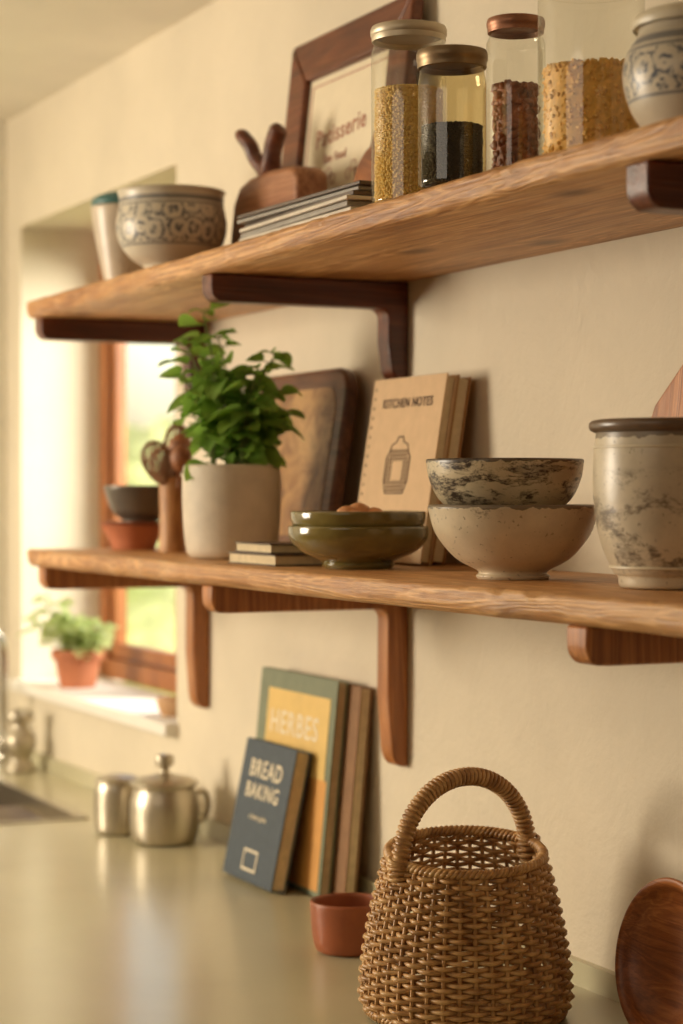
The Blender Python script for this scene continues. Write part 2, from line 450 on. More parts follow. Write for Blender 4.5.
fa = empty('kitchen_faucet', (-5.02, -0.075, ZC+0.0005))
b = MB(); b.lathe(smoothprof([(0.03, 0), (0.03, 0.012), (0.018, 0.02), (0.016, 0.06), (0.012, 0.07)]), 32)
pts = [(0, 0, 0.03), (0, 0, 0.2)]+[(0, -0.09+0.09*math.cos(a*pi/12), 0.27+0.09*math.sin(a*pi/12)) for a in range(0, 13)]+[(0, -0.18, 0.22)]
b.tube(pts, 0.010, 16)
b.obj('spout', M_chrome, parent=fa)
b = MB(); b.lathe(smoothprof([(0.036, 0), (0.038, 0.01), (0.026, 0.03), (0.036, 0.055), (0.038, 0.08), (0.024, 0.10), (0.02, 0.115), (0.032, 0.125), (0.028, 0.145), (0.0001, 0.152)]), 40)
b.tube([(0, 0, 0.13), (0.05, -0.03, 0.15)], [0.008, 0.005], 10)
b.obj('mixer_handle', M_pewter, loc=(0.14, 0.0, 0), parent=fa)

# ------------------------------------------------------------------ shelves
def shelf(name, ztop, th):
    b = MB(); N = 320
    X0, X1, Y0, Y1 = -3.905, -0.75, -0.345, -0.001
    rows = []
    nz_ = mathutils.noise.noise
    for i in range(N+1):
        x = X0+(X1-X0)*i/N
        wv = nz_(Vector((x*3, ztop*7, 0)))*0.006+nz_(Vector((x*14, ztop*7, 4)))*0.0035+nz_(Vector((x*40, ztop*7, 4)))*0.0015
        wz = nz_(Vector((x*9, ztop*3, 8)))*0.0018; wu = nz_(Vector((x*11, ztop*5, 2)))*0.004
        chip = max(0, nz_(Vector((x*23, ztop*5, 6)))-0.3)*0.018
        yf = Y0+wv
        rows.append([(x, yf+0.006+chip, ztop), (x, yf+0.0015+chip*0.6, ztop-0.0025-chip*0.4), (x, yf, ztop-0.007+wz), (x, yf+0.001+wu*0.5, ztop-th*0.6), (x, yf+0.002+wu, ztop-th+0.007+wz), (x, yf+0.009+wu, ztop-th), (x, Y1, ztop-th), (x, Y1, ztop)])
    v = [p for r in rows for p in r]; f = []; K = 8
    for i in range(N):
        for k in range(K):
            k2 = (k+1) % K
            f.append((i*K+k, i*K+k2, (i+1)*K+k2, (i+1)*K+k))
    f.append(tuple(range(K))); f.append(tuple(N*K+k for k in reversed(range(K))))
    b.add(v, f)
    return b.obj(name, M_shelf, sharp=50)
shelf('wall_shelf', SH_L, 0.033)
shelf('wall_shelf', SH_U, 0.034)

def bracket(x, ztop, leg, mats, armd=0.335, arm=0.042, wx=0.042, legw=0.036):
    P = [(-0.001, 0), (-armd, 0), (-armd, -arm*0.45)]
    for k in range(1, 6):
        a = pi+pi/2*k/6
        P.append((-armd+0.02+0.02*math.cos(a), -arm+arm*0.5+arm*0.5*math.sin(a)))
    P.append((-armd+0.03, -arm))
    P.append((-legw-0.016, -arm))
    for k in range(1, 6):
        a = pi/2*k/6
        P.append((-legw-0.016+0.016*math.sin(a), -arm-0.016*(1-math.cos(a))))
    P += [(-legw, -arm-0.02), (-legw*1.02, -leg*0.6), (-legw*0.85, -leg*0.88)]
    for k in range(1, 6):
        a = pi/2*k/5
        P.append((-legw*0.85+legw*0.55*(1-math.cos(a)), -leg*0.88-leg*0.12*math.sin(a)))
    P.append((-0.001, -leg))
    n = len(P); b = MB()
    v = [(-wx/2, y, z) for y, z in P]+[(wx/2, y, z) for y, z in P]
    f = [tuple(range(n)), tuple(range(2*n-1, n-1, -1))]+[(i, i+n, (i+1) % n+n, (i+1) % n) for i in range(n)]
    b.add(v, f)
    return b.obj('shelf_bracket', mats, loc=(x, 0, ztop), bevel=0.003, sharp=35)
zu = SH_U-0.0345; zl = SH_L-0.0335
bracket(-3.865, zu, 0.16, M_dark); bracket(-2.985, zu, 0.155, M_dark); bracket(-1.79, zu, 0.16, M_dark, arm=0.048, armd=0.338)
bracket(-3.845, zl, 0.28, M_brown); bracket(-2.985, zl, 0.292, M_brown); bracket(-1.91, zl, 0.29, M_brown)

# ------------------------------------------------------------------ books
def book(name, X0, X1, y, z, h, t, lean, cover, pages=M_paper, flat=False, rz=0):
    wd = X1-X0
    e = empty(name, ((X0+X1)/2, y, z+t*math.sin(lean)+0.0005), (-lean, 0, rz))
    ct = 0.0025
    b = MB()
    b.box(-wd/2, wd/2, 0, ct, 0, h); b.box(-wd/2, wd/2, t-ct, t, 0, h); b.box(-wd/2, -wd/2+ct, ct, t-ct, 0, h)
    b.obj('cover', cover, parent=e, bevel=0.0008)
    box('pages', -wd/2+ct, wd/2-0.004, ct, t-ct, 0.004, h-0.004, pages, parent=e)
    return e

e = book('blue_cookbook', -3.410, -3.195, -0.140, ZC, 0.2375, 0.028, 0.205, M_navy)
text('title_a', 'BREAD', 0.042, M_offw, e, (0, -0.0008, 0.176)); text('title_b', 'BAKING', 0.036, M_offw, e, (0, -0.0008, 0.140))
text('author', 'a home guide', 0.012, M_offw, e, (0, -0.0008, 0.105))
b = MB()
for q in ((-0.03, 0.03, 0.018, 0.022), (-0.03, 0.03, 0.05, 0.054), (-0.03, -0.026, 0.022, 0.05), (0.026, 0.03, 0.022, 0.05)):
    b.box(q[0], q[1], -0.0008, 0, q[2], q[3])
b.obj('emblem', M_offw, parent=e, smooth=False)
e = book('large_recipe_book', -3.452, -3.13, -0.081, ZC, 0.357, 0.020, 0.098, M_sage)
box('yellow_panel', -0.120, 0.140, -0.0008, 0, 0.19, 0.325, M_yel, parent=e)
box('orange_panel', -0.120, 0.150, -0.0006, 0, 0.008, 0.19, M_orange, parent=e)
text('title', 'HERBES', 0.056, M_offw, e, (0.0, -0.0012, 0.25)); text('subtitle', 'de cuisine', 0.03, M_ink, e, (0.0, -0.0012, 0.205))
book('brown_recipe_book', -3.40, -3.085, -0.057, ZC, 0.35, 0.022, 0.09, M_brownbk)

e = book('kraft_notebook', -2.978, -2.735, -0.098, SH_L, 0.285, 0.018, 0.16, M_kraft)
text('title', 'KITCHEN NOTES', 0.020, M_ink, e, (0.005, -0.0008, 0.238)); text('foot_a', 'recipes & stories', 0.012, M_ink, e, (0.005, -0.0008, 0.05))
text('foot_b', 'volume one', 0.010, M_ink, e, (0.005, -0.0008, 0.034))
b = MB()
J = [(0.0, 0.105), (0.03, 0.105), (0.040, 0.125), (0.040, 0.160), (0.032, 0.168), (0.026, 0.180), (0.012, 0.184), (0.008, 0.192), (-0.008, 0.192), (-0.012, 0.184), (-0.026, 0.180), (-0.032, 0.168), (-0.040, 0.160), (-0.040, 0.125), (-0.03, 0.105)]
for i in range(len(J)):
    a, d = J[i], J[(i+1) % len(J)]
    b.tube([(a[0], 0, a[1]), (d[0], 0, d[1])], 0.0013, 5)
for zz in (0.110, 0.116, 0.122, 0.128, 0.134, 0.140, 0.146, 0.152, 0.158, 0.164, 0.170):
    for q in range(-5, 6):
        if abs(q) < 3 and 0.125 < zz < 0.158: continue
        if abs(q) > 4 and (zz < 0.12 or zz > 0.16): continue
        b.tube([(q*0.0068-0.002, 0, zz-0.0025), (q*0.0068+0.002, 0, zz+0.0025)], 0.0012, 4)
b.obj('jar_engraving', M_ink, parent=e, smooth=False)
b = MB()
for i in range(18): b.box(-0.112, -0.108, -0.0006, 0, 0.012+i*0.015, 0.016+i*0.015)
b.obj('binding_holes', M_ink, parent=e, smooth=False)
book('tan_cookbook', -2.955, -2.735, -0.0785, SH_L, 0.282, 0.022, 0.16, M_kraft2)

def flatbook(name, x0, x1, y0, y1, z, t, cover, rz=0):
    e = empty(name, ((x0+x1)/2, (y0+y1)/2, z), (0, 0, rz)); wx = (x1-x0)/2; wy = (y1-y0)/2; ct = 0.002
    b = MB(); b.box(-wx, wx, -wy, wy, 0, ct); b.box(-wx, wx, -wy, wy, t-ct, t); b.box(-wx, wx, wy-ct, wy, ct, t-ct)
    b.obj('cover', cover, parent=e, bevel=0.0006)
    box('pages', -wx+0.003, wx-0.003, -wy+0.003, wy-ct, ct, t-ct, M_paper, parent=e)
    return e
flatbook('small_notebook', -2.985, -2.81, -0.30, -0.15, SH_L+0.0005, 0.017, M_mag2, 0.02)
flatbook('small_notebook', -2.975, -2.825, -0.295, -0.155, SH_L+0.018, 0.015, M_mag2, -0.03)
e = empty('magazine_stack', (-2.71, -0.215, SH_U+0.0005))
z = 0.0
for i, (t, m) in enumerate(((0.007, M_mag2), (0.006, M_mag3), (0.008, M_mag1), (0.006, M_mag3), (0.007, M_mag2), (0.006, M_mag1), (0.006, M_mag2))):
    ox = random.uniform(-0.012, 0.012); oy = random.uniform(-0.006, 0.006)
    box(f'magazine_{i}', -0.20, 0.20, -0.095, 0.095, z, z+t-0.0006, m, parent=e, bevel=0.0012, loc=(ox, oy, 0), rot=(0, 0, random.uniform(-0.03, 0.03)))
    z += t

# ------------------------------------------------------------------ picture frame
w2, hh, fw = 0.232, 0.405, 0.072
pf = empty('picture_frame', (-3.115, -0.078, SH_U+0.003), (-0.11, 0, 0))
def trap(nm, P):
    b = MB(); b.prism(P, 0, 0.022); return b.obj(nm, M_frame, parent=pf, bevel=0.005, segs=3)
trap('rail_bottom', [(-w2, 0), (w2, 0), (w2-fw, fw), (-w2+fw, fw)]); trap('rail_top', [(-w2, hh), (-w2+fw, hh-fw), (w2-fw, hh-fw), (w2, hh)])
trap('stile_left', [(-w2, 0), (-w2+fw, fw), (-w2+fw, hh-fw), (-w2, hh)]); trap('stile_right', [(w2, 0), (w2, hh), (w2-fw, hh-fw), (w2-fw, fw)])
box('print', -w2+fw-0.005, w2-fw+0.005, 0.012, 0.015, fw-0.005, hh-fw+0.005, M_offw, parent=pf)
b = MB()
bx = w2-fw-0.012; bz0, bz1 = fw+0.012, hh-fw-0.012
for q in ((-bx, bx, bz0, bz0+0.002), (-bx, bx, bz1-0.002, bz1), (-bx, -bx+0.003, bz0, bz1), (bx-0.003, bx, bz0, bz1)):
    b.box(q[0], q[1], 0.0112, 0.012, q[2], q[3])
b.obj('print_border', M_red, parent=pf, smooth=False)
text('print_title', 'Patisserie', 0.044, M_red, pf, (-0.015, 0.0112, 0.215), rot=(pi/2, -0.06, 0)); text('print_line', 'fine food', 0.022, M_red, pf, (-0.03, 0.0112, 0.180))
b = MB()
for s_ in (-1, 1):
    for j in range(5):
        cx = s_*(0.03+j*0.018); cz = 0.15+0.012*math.sin(j*1.7)
        b.tube([(cx+0.009*math.cos(a*pi/5), 0.0115, cz+0.009*math.sin(a*pi/5)) for a in range(10)], 0.0010, 4, closed=True, up=(0, 1, 0))
b.obj('print_ornament', M_red, parent=pf, smooth=False)

b = MB(); b.prism([(-0.030, 0), (0.030, 0), (0.036, 0.09), (0.036, 0.13), (0.022, 0.155), (0.012, 0.165), (0.011, 0.21), (-0.011, 0.21), (-0.012, 0.165), (-0.022, 0.155), (-0.036, 0.13), (-0.036, 0.09)], 0, 0.008)
b.obj('wooden_spatula', M_orangewood, loc=(-2.985, -0.101, SH_U+0.014), rot=(-0.09, 0.42, 0), bevel=0.002)

# ------------------------------------------------------------------ upper shelf vessels
cp = vessel('tapered_ceramic_pot', [(0.030, 0), (0.034, 0.01), (0.043, 0.05), (0.055, 0.11), (0.060, 0.150)], 0.005, distressed('cream_speckled', C(208, 192, 168), C(120, 100, 80), 0, 0.05, 0.6), (-3.640, -0.24, SH_U+0.0005))
b = MB(); b.lathe(smoothprof([(0.0001, 0.150), (0.03, 0.150), (0.057, 0.153), (0.055, 0.168), (0.03, 0.178), (0.0001, 0.180)]), 48)
b.obj('lid', M_teal, parent=cp)
M_blue1 = bluepattern('blue_floral_glaze', C(208, 197, 174), C(60, 66, 82), 0.050, 0.112, 9, 30)
vessel('blue_pattern_bowl', [(0.044, 0), (0.050, 0.006), (0.047, 0.014), (0.070, 0.030), (0.088, 0.055), (0.094, 0.085), (0.089, 0.118), (0.0895, 0.134), (0.092, 0.140)], 0.006, M_blue1, (-3.352, -0.255, SH_U+0.0005))

cb_ = empty('carved_wooden_block', (-3.205, -0.151, SH_U+0.0005))
P = [(-0.140, 0.0), (0.130, 0.0), (0.142, 0.05), (0.142, 0.135), (0.135, 0.150), (0.11, 0.158), (0.03, 0.162), (-0.06, 0.160), (-0.10, 0.152), (-0.128, 0.125), (-0.145, 0.06)]
b = MB(); b.prism(P, 0, 0.058); b.obj('block', M_block, parent=cb_, bevel=0.010, segs=4)
def arc(pts, n=6):
    pp = [Vector(p) for p in pts]; out = []; Q = [pp[0]]+pp+[pp[-1]]
    for i in range(1, len(Q)-2):
        for k in range(n):
            t = k/n; out.append(0.5*(2*Q[i]+(Q[i+1]-Q[i-1])*t+(2*Q[i-1]-5*Q[i]+4*Q[i+1]-Q[i+2])*t*t+(3*Q[i]-Q[i-1]-3*Q[i+1]+Q[i+2])*t**3))
    out.append(pp[-1]); return out
def tapertube(b, pts, radii, n=6, sides=14, m=0):
    a = arc(pts, n); L = len(a); K = len(radii)-1; rr = []
    for i in range(L):
        u = K*i/(L-1); k = min(int(u), K-1); rr.append(radii[k]+(radii[k+1]-radii[k])*(u-k))
    b.tube(a, rr, sides, m=m)
b = MB()
tapertube(b, [(-0.03, 0.028, 0.145), (-0.03, 0.028, 0.172), (-0.022, 0.028, 0.195), (-0.018, 0.030, 0.215), (-0.008, 0.034, 0.236), (-0.004, 0.036, 0.242)], [0.022, 0.019, 0.016, 0.016, 0.016, 0.007])
tapertube(b, [(-0.03, 0.028, 0.155), (-0.045, 0.022, 0.178), (-0.062, 0.014, 0.196), (-0.070, 0.009, 0.216), (-0.090, 0.002, 0.236), (-0.104, -0.001, 0.240)], [0.018, 0.015, 0.013, 0.013, 0.012, 0.005])
b.obj('horn_handle', M_frame, parent=cb_)

# ------------------------------------------------------------------ jars
def ico(sub=1):
    bm = bmesh.new(); bmesh.ops.create_icosphere(bm, subdivisions=sub, radius=1)
    v = [x.co.copy() for x in bm.verts]; f = [tuple(q.index for q in x.verts) for x in bm.faces]; bm.free(); return v, f
ICO1, ICO2 = ico(1), ico(2)
def contents(name, R, z0, z1, size, asp, mat, parent, tmpl=ICO1, jitter=0.35):
    b = MB()
    b.lathe([(0.0001, z0), (R-size*1.1, z0), (R-size*1.1, z1-size*0.8), (0.0001, z1-size*0.8)], 32)
    def put(p):
        s = size*random.uniform(0.75, 1.15)
        M = Matrix.Translation(p) @ mathutils.Euler([random.uniform(0, 6.28) for _ in range(3)]).to_matrix().to_4x4() @ Matrix.Diagonal((s*asp[0], s*asp[1], s*asp[2], 1))
        b.add([M @ q for q in tmpl[0]], tmpl[1])
    step = size*1.45; rows = int((z1-z0)/step)+1; n = int(2*pi*R/step)
    for i in range(rows):
        for k in range(n):
            a = 2*pi*(k+0.5*(i % 2)+random.uniform(-jitter, jitter))/n
            rr = R-size*max(asp)*random.uniform(1.0, 1.25)
            put(Vector((rr*math.cos(a), rr*math.sin(a), min(z1-size*0.5, z0+size+i*step+random.uniform(-jitter, jitter)*step))))
    rr = step*0.5
    while rr < R-size*1.2:
        nn = max(3, int(2*pi*rr/step))
        for k in range(nn):
            a = 2*pi*(k+random.random()*0.5)/nn; put(Vector((rr*math.cos(a), rr*math.sin(a), z1-size*0.7+random.uniform(-0.3, 0.3)*size)))
        rr += step
    return b.obj(name, mat, parent=parent, fixn=False, sharp=80)

def jar(name, loc, R, H, gmat, lidmat, lidh, neck=0.9, cont=None, lidr=None):
    e = empty(name, loc)
    hb_ = H-lidh
    prof = smoothprof([(R*0.90, 0.0), (R*0.985, 0.005), (R, 0.014), (R, hb_*0.5), (R, hb_-0.022), (R*0.98, hb_-0.012), (R*neck, hb_-0.003), (R*neck, hb_+lidh*0.3)], 4)
    b = MB(); b.lathe([(0.0001, 0.0)]+prof, 72); b.obj('glass_body', gmat, parent=e)
    lr = lidr or R*neck+0.003
    b = MB(); b.lathe([(0.0001, hb_+lidh*0.31), (lr*0.9, hb_+lidh*0.31), (lr*0.99, hb_), (lr, hb_+0.002), (lr, hb_+lidh*0.35), (lr*1.03, hb_+lidh*0.42), (lr*1.035, H-0.005), (lr*1.0, H-0.001), (lr*0.92, H), (lr*0.86, H-0.0012), (0.0001, H-0.0012)], 64)
    b.obj('lid', lidmat, parent=e, sharp=45)
    if cont: contents('contents', R-0.003, 0.004, *cont, e)
    return e
ZU = SH_U+0.0008
jar('grain_jar', (-2.412, -0.28, ZU), 0.048, 0.230, M_glass, M_tin, 0.020, 0.93, (0.148, 0.0030, (1, 1, 1.1), M_grain))
jar('amber_seed_jar', (-2.256, -0.30, ZU), 0.0415, 0.168, M_amber, M_bronze, 0.022, 0.94, (0.076, 0.0022, (1, 1, 1.3), M_black))
jar('nut_jar', (-2.267, -0.205, ZU), 0.0365, 0.218, M_glass, M_rust, 0.018, 0.88, (0.135, 0.0070, (1, 0.8, 1.35), M_nut))
jar('pasta_jar', (-2.067, -0.22, ZU), 0.061, 0.240, M_glass, M_tin, 0.02, 0.8, (0.118, 0.0046, (0.8, 0.8, 1.6), M_pasta), lidr=0.055)
cj = vessel('blue_ceramic_canister', [(0.050, 0), (0.056, 0.004), (0.070, 0.025), (0.078, 0.055), (0.075, 0.080), (0.064, 0.098), (0.062, 0.106)], 0.005, bluepattern('blue_band_glaze', C(206, 194, 170), C(62, 72, 90), 0.034, 0.078, 8, 36), (-1.798, -0.257, ZU))
b = MB(); b.lathe(smoothprof([(0.068, 0.1065), (0.069, 0.114), (0.060, 0.122), (0.03, 0.130), (0.014, 0.136), (0.020, 0.146), (0.016, 0.156), (0.0001, 0.158)]), 56); b.lathe([(0.0001, 0.1095), (0.068, 0.1095)], 56)
b.obj('lid', M_cream, parent=cj)

# ------------------------------------------------------------------ lower shelf
ZL = SH_L+0.0006
vessel('terracotta_bowl', [(0.040, 0), (0.042, 0.006), (0.050, 0.025), (0.062, 0.045)], 0.005, M_terra, (-3.760, -0.18, ZL))
vessel('grey_enamel_bowl', [(0.034, 0), (0.036, 0.004), (0.054, 0.022), (0.070, 0.066)], 0.003, M_greybowl, (-3.745, -0.172, ZL+0.0535))
b = MB(); b.lathe([(0.0001, 0.0465), (0.05, 0.0465), (0.066, 0.0495), (0.067, 0.052), (0.05, 0.053), (0.0001, 0.053)], 48)
b.obj('terracotta_saucer', M_terra_d, loc=(-3.760, -0.18, ZL))
uc = vessel('utensil_cup', [(0.024, 0), (0.025, 0.004), (0.0235, 0.06), (0.025, 0.125), (0.026, 0.135)], 0.003, M_tan, (-3.59, -0.165, ZL))
b = MB()
for i, (dx, dy, hgt, rr) in enumerate(((0.0, 0.012, 0.205, 0.024), (0.030, 0.002, 0.185, 0.021))):
    p0 = Vector((-dx*0.2, -dy*0.3, 0.012)); p1 = Vector((dx*1.0, dy*1.0, hgt-rr*2.0)); p2 = Vector((dx*1.45, dy*1.45, hgt+rr*0.5))
    b.tube([p0, p0.lerp(p1, 0.5), p1], 0.0042, 8)
    d = (p2-p1).normalized(); L = (p2-p1).length
    q = [p1+d*L*t for t in (0, 0.12, 0.3, 0.5, 0.7, 0.88, 1)]
    b.tube(q, [0.004, rr*0.6, rr*0.88, rr, rr*0.92, rr*0.6, 0.002], 12)
b.obj('spoons', M_block, parent=uc)
b = MB()
for (dx, dy, z1_, rr, LL) in ((-0.03, -0.016, 0.120, 0.026, 0.085), (0.008, -0.020, 0.115, 0.022, 0.075), (-0.015, 0.012, 0.135, 0.024, 0.10)):
    base = Vector((dx*0.75, dy*0.75, z1_)); ax = Vector((dx, dy, 0.11)).normalized()
    b.tube([Vector((-dx*0.2, -dy*0.2, 0.012)), base], 0.005, 8)
    u = ax.cross(Vector((0, 1, 0))).normalized(); vv = ax.cross(u)
    for k in range(10):
        a = pi*k/10; s_ = u*math.cos(a)+vv*math.sin(a)
        prof_ = [(0.0, 0.0), (0.45, 0.15), (0.85, 0.38), (1.0, 0.6), (0.85, 0.82), (0.45, 0.96), (0.0, 1.0)]
        for sg in (-1, 1):
            b.tube(arc([base+s_*sg*rr*pr+ax*LL*pz for pr, pz in prof_], 2), 0.0016, 5)
b.obj('whisks', M_twig, parent=uc)

hp = vessel('potted_herb', [(0.058, 0), (0.068, 0.004), (0.075, 0.018), (0.080, 0.07), (0.081, 0.12), (0.079, 0.146), (0.078, 0.150)], 0.006, M_potcream, (-3.187, -0.212, ZL), floor_z=0.01)
b = MB(); b.lathe([(0.0001, 0.132), (0.04, 0.135), (0.0715, 0.13)], 40); b.obj('soil', M_soil, parent=hp)
def leaf(b, base, d, nrm, L, Wd, curl=0.25):
    d = d.normalized(); s = d.cross(nrm).normalized(); n = s.cross(d).normalized()
    rows = 7; v = []; f = []
    for i in range(rows+1):
        t = i/rows; wd = Wd*(max(0, math.sin(pi*min(1, t**0.8)))**0.6)*0.5+0.0002
        c = base+d*L*t-n*curl*L*t*t
        v += [c-s*wd+n*wd*0.35, c-s*wd*0.5+n*wd*0.12, c, c+s*wd*0.5+n*wd*0.12, c+s*wd+n*wd*0.35]
    for i in range(rows):
        for k in range(4): f.append((i*5+k, i*5+k+1, i*5+k+6, i*5+k+5))
    b.add(v, f)
def herb(parent, z0, R, H, stems, Lf, mleaf, seed, seg=4):
    rnd = random.Random(seed); lb = MB(); sb = MB()
    for a, out, hgt in stems:
        r0 = R*0.45*rnd.random()
        p0 = Vector((r0*math.cos(a), r0*math.sin(a), z0))
        tip = Vector((math.cos(a)*R*out, math.sin(a)*R*out, z0+H*hgt))
        mid = p0.lerp(tip, 0.5)+Vector((-math.cos(a)*R*0.12, -math.sin(a)*R*0.12, H*hgt*0.1))
        cpts = arc([p0, mid, tip], seg); nn = len(cpts)
        sb.tube(cpts, [0.0026-0.0014*j/(nn-1) for j in range(nn)], 5)
        for j in range(2 if hgt < 0.7 else 3, nn):
            th0 = rnd.uniform(0, pi)
            for q in range(2 if j < nn-1 else 4):
                th = th0+q*(pi if j < nn-1 else 1.57)+rnd.uniform(-0.3, 0.3); up = rnd.uniform(-0.25, 0.55)
                d = Vector((math.cos(th), math.sin(th), up)); n = Vector((rnd.uniform(-.7, .7), rnd.uniform(-.9, .3), 1))
                L = Lf*rnd.uniform(0.6, 1.15)*(0.6 if j == nn-1 else 1)
                pet = cpts[j]+d.normalized()*L*0.35
                sb.tube([cpts[j], pet], 0.0009, 4)
                leaf(lb, pet, d, n, L, L*rnd.uniform(0.75, 0.92), rnd.uniform(0.15, 0.6))
    lb.obj('leaves', mleaf, parent=parent, fixn=False); sb.obj('stems', M_stem, parent=parent)
rs = random.Random(3); stems = []
for i in range(14):
    a = rs.uniform(0, 2*pi); k = rs.random()
    side = math.cos(a-math.radians(250))
    hgt = 0.42+0.45*(1-k)*(0.75+0.25*side)+rs.uniform(-0.05, 0.08)
    stems.append((a, 0.3+0.6*k, hgt))
stems += [(math.radians(238), 0.60, 1.16), (math.radians(262), 0.3, 0.98), (math.radians(225), 1.0, 0.92), (math.radians(250), 1.05, 0.72), (math.radians(50), 0.95, 0.86), (math.radians(75), 1.0, 0.62), (math.radians(20), 0.8, 0.74)]
herb(hp, 0.13, 0.078, 0.235, stems, 0.048, M_leaf, 5)

def mapmat():
    t = NT('worn_board_face'); v = t.mapping()
    a = t.noise(v, 14, 8, 0.65, 1.0)
    t.col(t.ramp(a, [(0.3, C(92, 60, 34)), (0.45, C(146, 104, 60)), (0.58, C(178, 138, 86)), (0.75, C(120, 92, 56))]))
    t.set(Roughness=0.4); return t.m
cbd = empty('round_cornered_cutting_board', (-3.30, -0.088, ZL+0.004), (-0.16, 0, 0))
b = MB(); b.prism(rrect(0.40, 0.315, 0.055), 0, 0.024); b.obj('board', M_board, parent=cbd, bevel=0.006, segs=3)
b = MB(); b.prism(rrect(0.33, 0.25, 0.04, z0=0.032), -0.0012, 0.0); b.obj('worn_face', mapmat(), parent=cbd, smooth=False)

vessel('olive_bowl', [(0.048, 0), (0.052, 0.006), (0.052, 0.010), (0.082, 0.024), (0.098, 0.042), (0.100, 0.058)], 0.005, M_green, (-2.693, -0.218, ZL))
ob = vessel('olive_bowl', [(0.048, 0), (0.05, 0.004), (0.080, 0.020), (0.094, 0.038), (0.0965, 0.054)], 0.005, M_green, (-2.693, -0.218, ZL+0.0245))
b = MB()
for i in range(9):
    a = i*2.4; r = 0.012*math.sqrt(i)*1.1
    M = Matrix.Translation((r*math.cos(a), r*math.sin(a), 0.028+0.02*(1-i/9)+0.008)) @ Matrix.Diagonal((0.018, 0.016, 0.013, 1))
    b.add([M @ q for q in ICO2[0]], ICO2[1])
b.obj('apricots', M_food, parent=ob, fixn=False, sharp=80)

D1 = distressed('worn_cream_a', C(204, 188, 154), C(58, 44, 32), 0.018, 0.085, 0.465, 15, 2.8, rim=0.0735)
D2 = distressed('worn_cream_b', C(210, 193, 162), C(78, 62, 46), 0.080, 0.10, 0.55, 26, 1.0, rim=0.0885)
vessel('cream_bowl', [(0.044, 0), (0.046, 0.004), (0.044, 0.010), (0.072, 0.026), (0.096, 0.055), (0.1055, 0.085), (0.106, 0.090)], 0.005, D2, (-2.282, -0.20, ZL), floor_z=0.016)
vessel('worn_ceramic_bowl', [(0.048, 0), (0.054, 0.004), (0.082, 0.026), (0.095, 0.052), (0.099, 0.075)], 0.005, D1, (-2.299, -0.202, ZL+0.072), floor_z=0.008)

D3 = distressed('worn_crock_glaze', C(210, 196, 168), C(96, 80, 62), 0.02, 0.13, 0.51, 15, 1.6, op=0.85, rim=0.168)
cr = vessel('ceramic_crock', [(0.052, 0), (0.058, 0.003), (0.060, 0.014), (0.066, 0.02), (0.080, 0.055), (0.087, 0.10), (0.0875, 0.14), (0.085, 0.168), (0.084, 0.176)], 0.006, D3, (-1.980, -0.168, ZL), floor_z=0.01)
b = MB()
b.lathe(smoothprof([(0.084, 0.174), (0.0905, 0.177), (0.0925, 0.182), (0.0905, 0.187), (0.082, 0.189), (0.078, 0.184), (0.079, 0.174)], 4), 72)
b.obj('rim', simple('dark_rim_glaze', C(112, 92, 72), 0.3, 0, 0.25, 30, 0.05), parent=cr)
b = MB()
for zz in (0.024, 0.158):
    rr = 0.0685 if zz < 0.1 else 0.0862
    b.tube([(rr*math.cos(k*pi/36), rr*math.sin(k*pi/36), zz) for k in range(72)], 0.0016, 6, closed=True, up=(0, 0, 1))
b.obj('throwing_rings', M_cream, parent=cr)

b = MB(); b.prism([(-0.14, 0), (0.14, 0), (0.14, 0.19), (0.12, 0.225), (0.05, 0.27), (0.03, 0.30), (0.03, 0.36), (0.01, 0.375), (-0.01, 0.375), (-0.03, 0.36), (-0.03, 0.31), (-0.06, 0.28), (-0.13, 0.215), (-0.14, 0.19)], 0, 0.018)
b.obj('paddle_board', M_brown, loc=(-2.075, -0.066, ZL+0.003), rot=(-0.11, 0, 0), bevel=0.004, segs=3)

# ------------------------------------------------------------------ counter items
ZT = ZC+0.0006
sp_ = vessel('steel_sugar_pot', [(0.052, 0), (0.060, 0.006), (0.065, 0.03), (0.065, 0.075), (0.058, 0.102), (0.060, 0.110)], 0.002, M_pewter, (-3.770, -0.115, ZT))
b = MB(); b.lathe(smoothprof([(0.0645, 0.111), (0.065, 0.115), (0.05, 0.123), (0.02, 0.130), (0.010, 0.134), (0.010, 0.144), (0.017, 0.148), (0.017, 0.166), (0.0001, 0.169)]), 56); b.lathe([(0.0001, 0.1125), (0.0645, 0.1125)], 56)
b.obj('lid', M_pewter, parent=sp_)
b = MB()
b.tube(arc([(0, 0.059, 0.09), (0, 0.082, 0.092), (0, 0.090, 0.065), (0, 0.080, 0.04), (0, 0.060, 0.036)], 6), 0.0055, 8)
b.obj('handle', M_pewter, parent=sp_)
sp2 = vessel('steel_canister', [(0.038, 0), (0.044, 0.006), (0.046, 0.025), (0.046, 0.08), (0.042, 0.100)], 0.002, M_pewter, (-3.910, -0.160, ZT))
b = MB(); b.lathe(smoothprof([(0.0445, 0.101), (0.045, 0.106), (0.03, 0.113), (0.0001, 0.116)]), 48); b.lathe([(0.0001, 0.1025), (0.0445, 0.1025)], 48)
b.obj('lid', M_pewter, parent=sp2)

vessel('small_clay_bowl', [(0.042, 0), (0.048, 0.004), (0.053, 0.02), (0.056, 0.05), (0.057, 0.072)], 0.005, M_terra_d, (-2.762, -0.20, ZT))

b = MB(); b.lathe(smoothprof([(0.0001, 0), (0.06, 0), (0.085, 0.012), (0.0985, 0.032), (0.098, 0.038), (0.090, 0.036), (0.078, 0.022), (0.05, 0.012), (0.0001, 0.010)]), 80)
b.obj('wooden_dish', M_orangewood, loc=(-2.118, -0.052, ZT+0.0985), rot=(pi/2-0.17, 0, 0))

